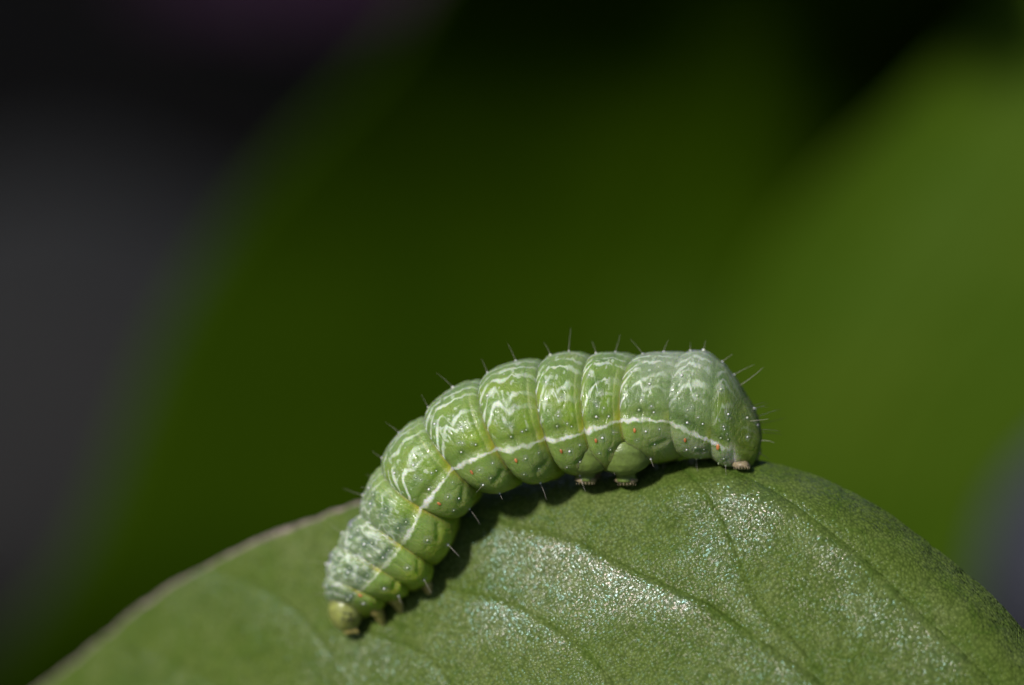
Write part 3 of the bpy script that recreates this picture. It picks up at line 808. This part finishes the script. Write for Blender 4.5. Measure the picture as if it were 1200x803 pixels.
for (bx, tx, ty) in ((688, 686, 561), (731, 734, 562)):
    e = at(tx, ty); yl = leaf_y(e[0], e[2])
    proleg(bx, 512, -0.10, tx, ty, min(yl - 0.012, -0.05), 0.122, 0.043)
    proleg(bx + 6, 512, 0.12, tx + 6, ty - 6, 0.12, 0.122, 0.043)
e = at(868, 545); yl = leaf_y(e[0], e[2])
proleg(861, 524, 0.02, 868, 544, min(yl - 0.01, -0.06), 0.075, 0.036, 'clasper')
proleg(868, 520, 0.08, 886, 545, 0.10, 0.070, 0.033, 'clasper')

# breathing holes
for ws, wv in [(1.85, -0.06)] + [(kk + 0.33, -0.115) for kk in (5, 6, 7, 8, 9, 10, 11)] + [(12.28, -0.02)]:
    for side in (1, -1):
        p, nn = body_fields(ws, wv, side)
        p2, _ = body_fields(ws, wv + 0.05, side); up_ = (p2 - p) / (np.linalg.norm(p2 - p) + 1e-9)
        rt_ = np.cross(up_, nn)
        big = 1.25 if ws > 12 else 1.0
        blob('spiracle', p + nn * 0.002, np.stack([rt_ * 0.0068 * big, nn * 0.004, up_ * 0.0120 * big]), M_SPIR, CAT, 12, 8, 0.1)

# warts with their bristles
for (ws, wv, r, h, tone) in WARTS:
    for side in ((1, -1) if (0.3 < wv < 0.95 or h == 0 and wv > -.2) else (1,)):
        p, nn = body_fields(ws, wv, side)
        a1 = np.cross(nn, [0.3, 0.2, 0.9]); a1 /= np.linalg.norm(a1); a2 = np.cross(nn, a1)
        rr = r * PX * random.uniform(0.62, 0.90)
        w = blob('wart', p + nn * rr * 0.15, np.stack([a1 * rr, a2 * rr, nn * rr * 0.9]), M_WARTD if not h and random.random() < 0.45 else M_WART, CAT, 12, 8, 0.12, ws * 3)
        L = h if h else (random.uniform(8, 14) if random.random() < 0.12 else 0)
        if side == -1 and L == 0: continue
        if L:
            lean = np.array([random.uniform(-.6, .6), random.uniform(-.3, .1), random.uniform(-.2, .25)])
            if wv < -0.3: lean = np.array([random.uniform(.05, .5), random.uniform(-.5, -.1), random.uniform(-.8, -.3)])
            d = nn + lean * 0.8; d /= np.linalg.norm(d)
            bend = np.cross(d, [0.2, 1, 0.1]) * random.uniform(-.15, .15)
            pts = [to_world(p + nn * rr * .6 + d * L * PX * q + bend * L * PX * q * q) for q in np.linspace(0, 1, 7)]
            tube('bristle', pts, [(0.0010 if wv > -.3 else 0.0012) * (1 - 0.7 * q) for q in np.linspace(0, 1, 7)], M_HAIRD if ws > 13 else M_HAIR, w, 5)
# longer bristles round the tail
for (ws, ph_, L, dark) in ((12.75, 0.15, 32, 0), (13.2, 0.5, 22, 1), (13.55, 0.25, 30, 1), (13.75, -0.2, 30, 1), (13.9, 0.6, 26, 1), (14.15, 0.2, 24, 1), (14.3, 0.9, 16, 0), (13.4, 0.9, 24, 0), (14.4, 1.8, 14, 1)):
    P_, f = body_eval(np.array([ws]), np.array([ph_])); p = P_[0]
    f2 = body_fields(ws, 1 - ph_ / f['phiL'][0], 1) if ph_ >= 0 else body_fields(ws, 1 + ph_ / f['phiL'][0], -1)
    nn = f2[1] + np.array([0.35, 0, random.uniform(-.15, .3)]); nn /= np.linalg.norm(nn)
    bend = np.array([0, 0, random.uniform(-.25, .15)])
    pts = [to_world(p + nn * L * PX * q + bend * L * PX * q * q) for q in np.linspace(0, 1, 7)]
    tube('bristle', pts, [0.0013 * (1 - 0.6 * q) for q in np.linspace(0, 1, 7)], M_HAIRD if dark else M_HAIR, CAT, 5)
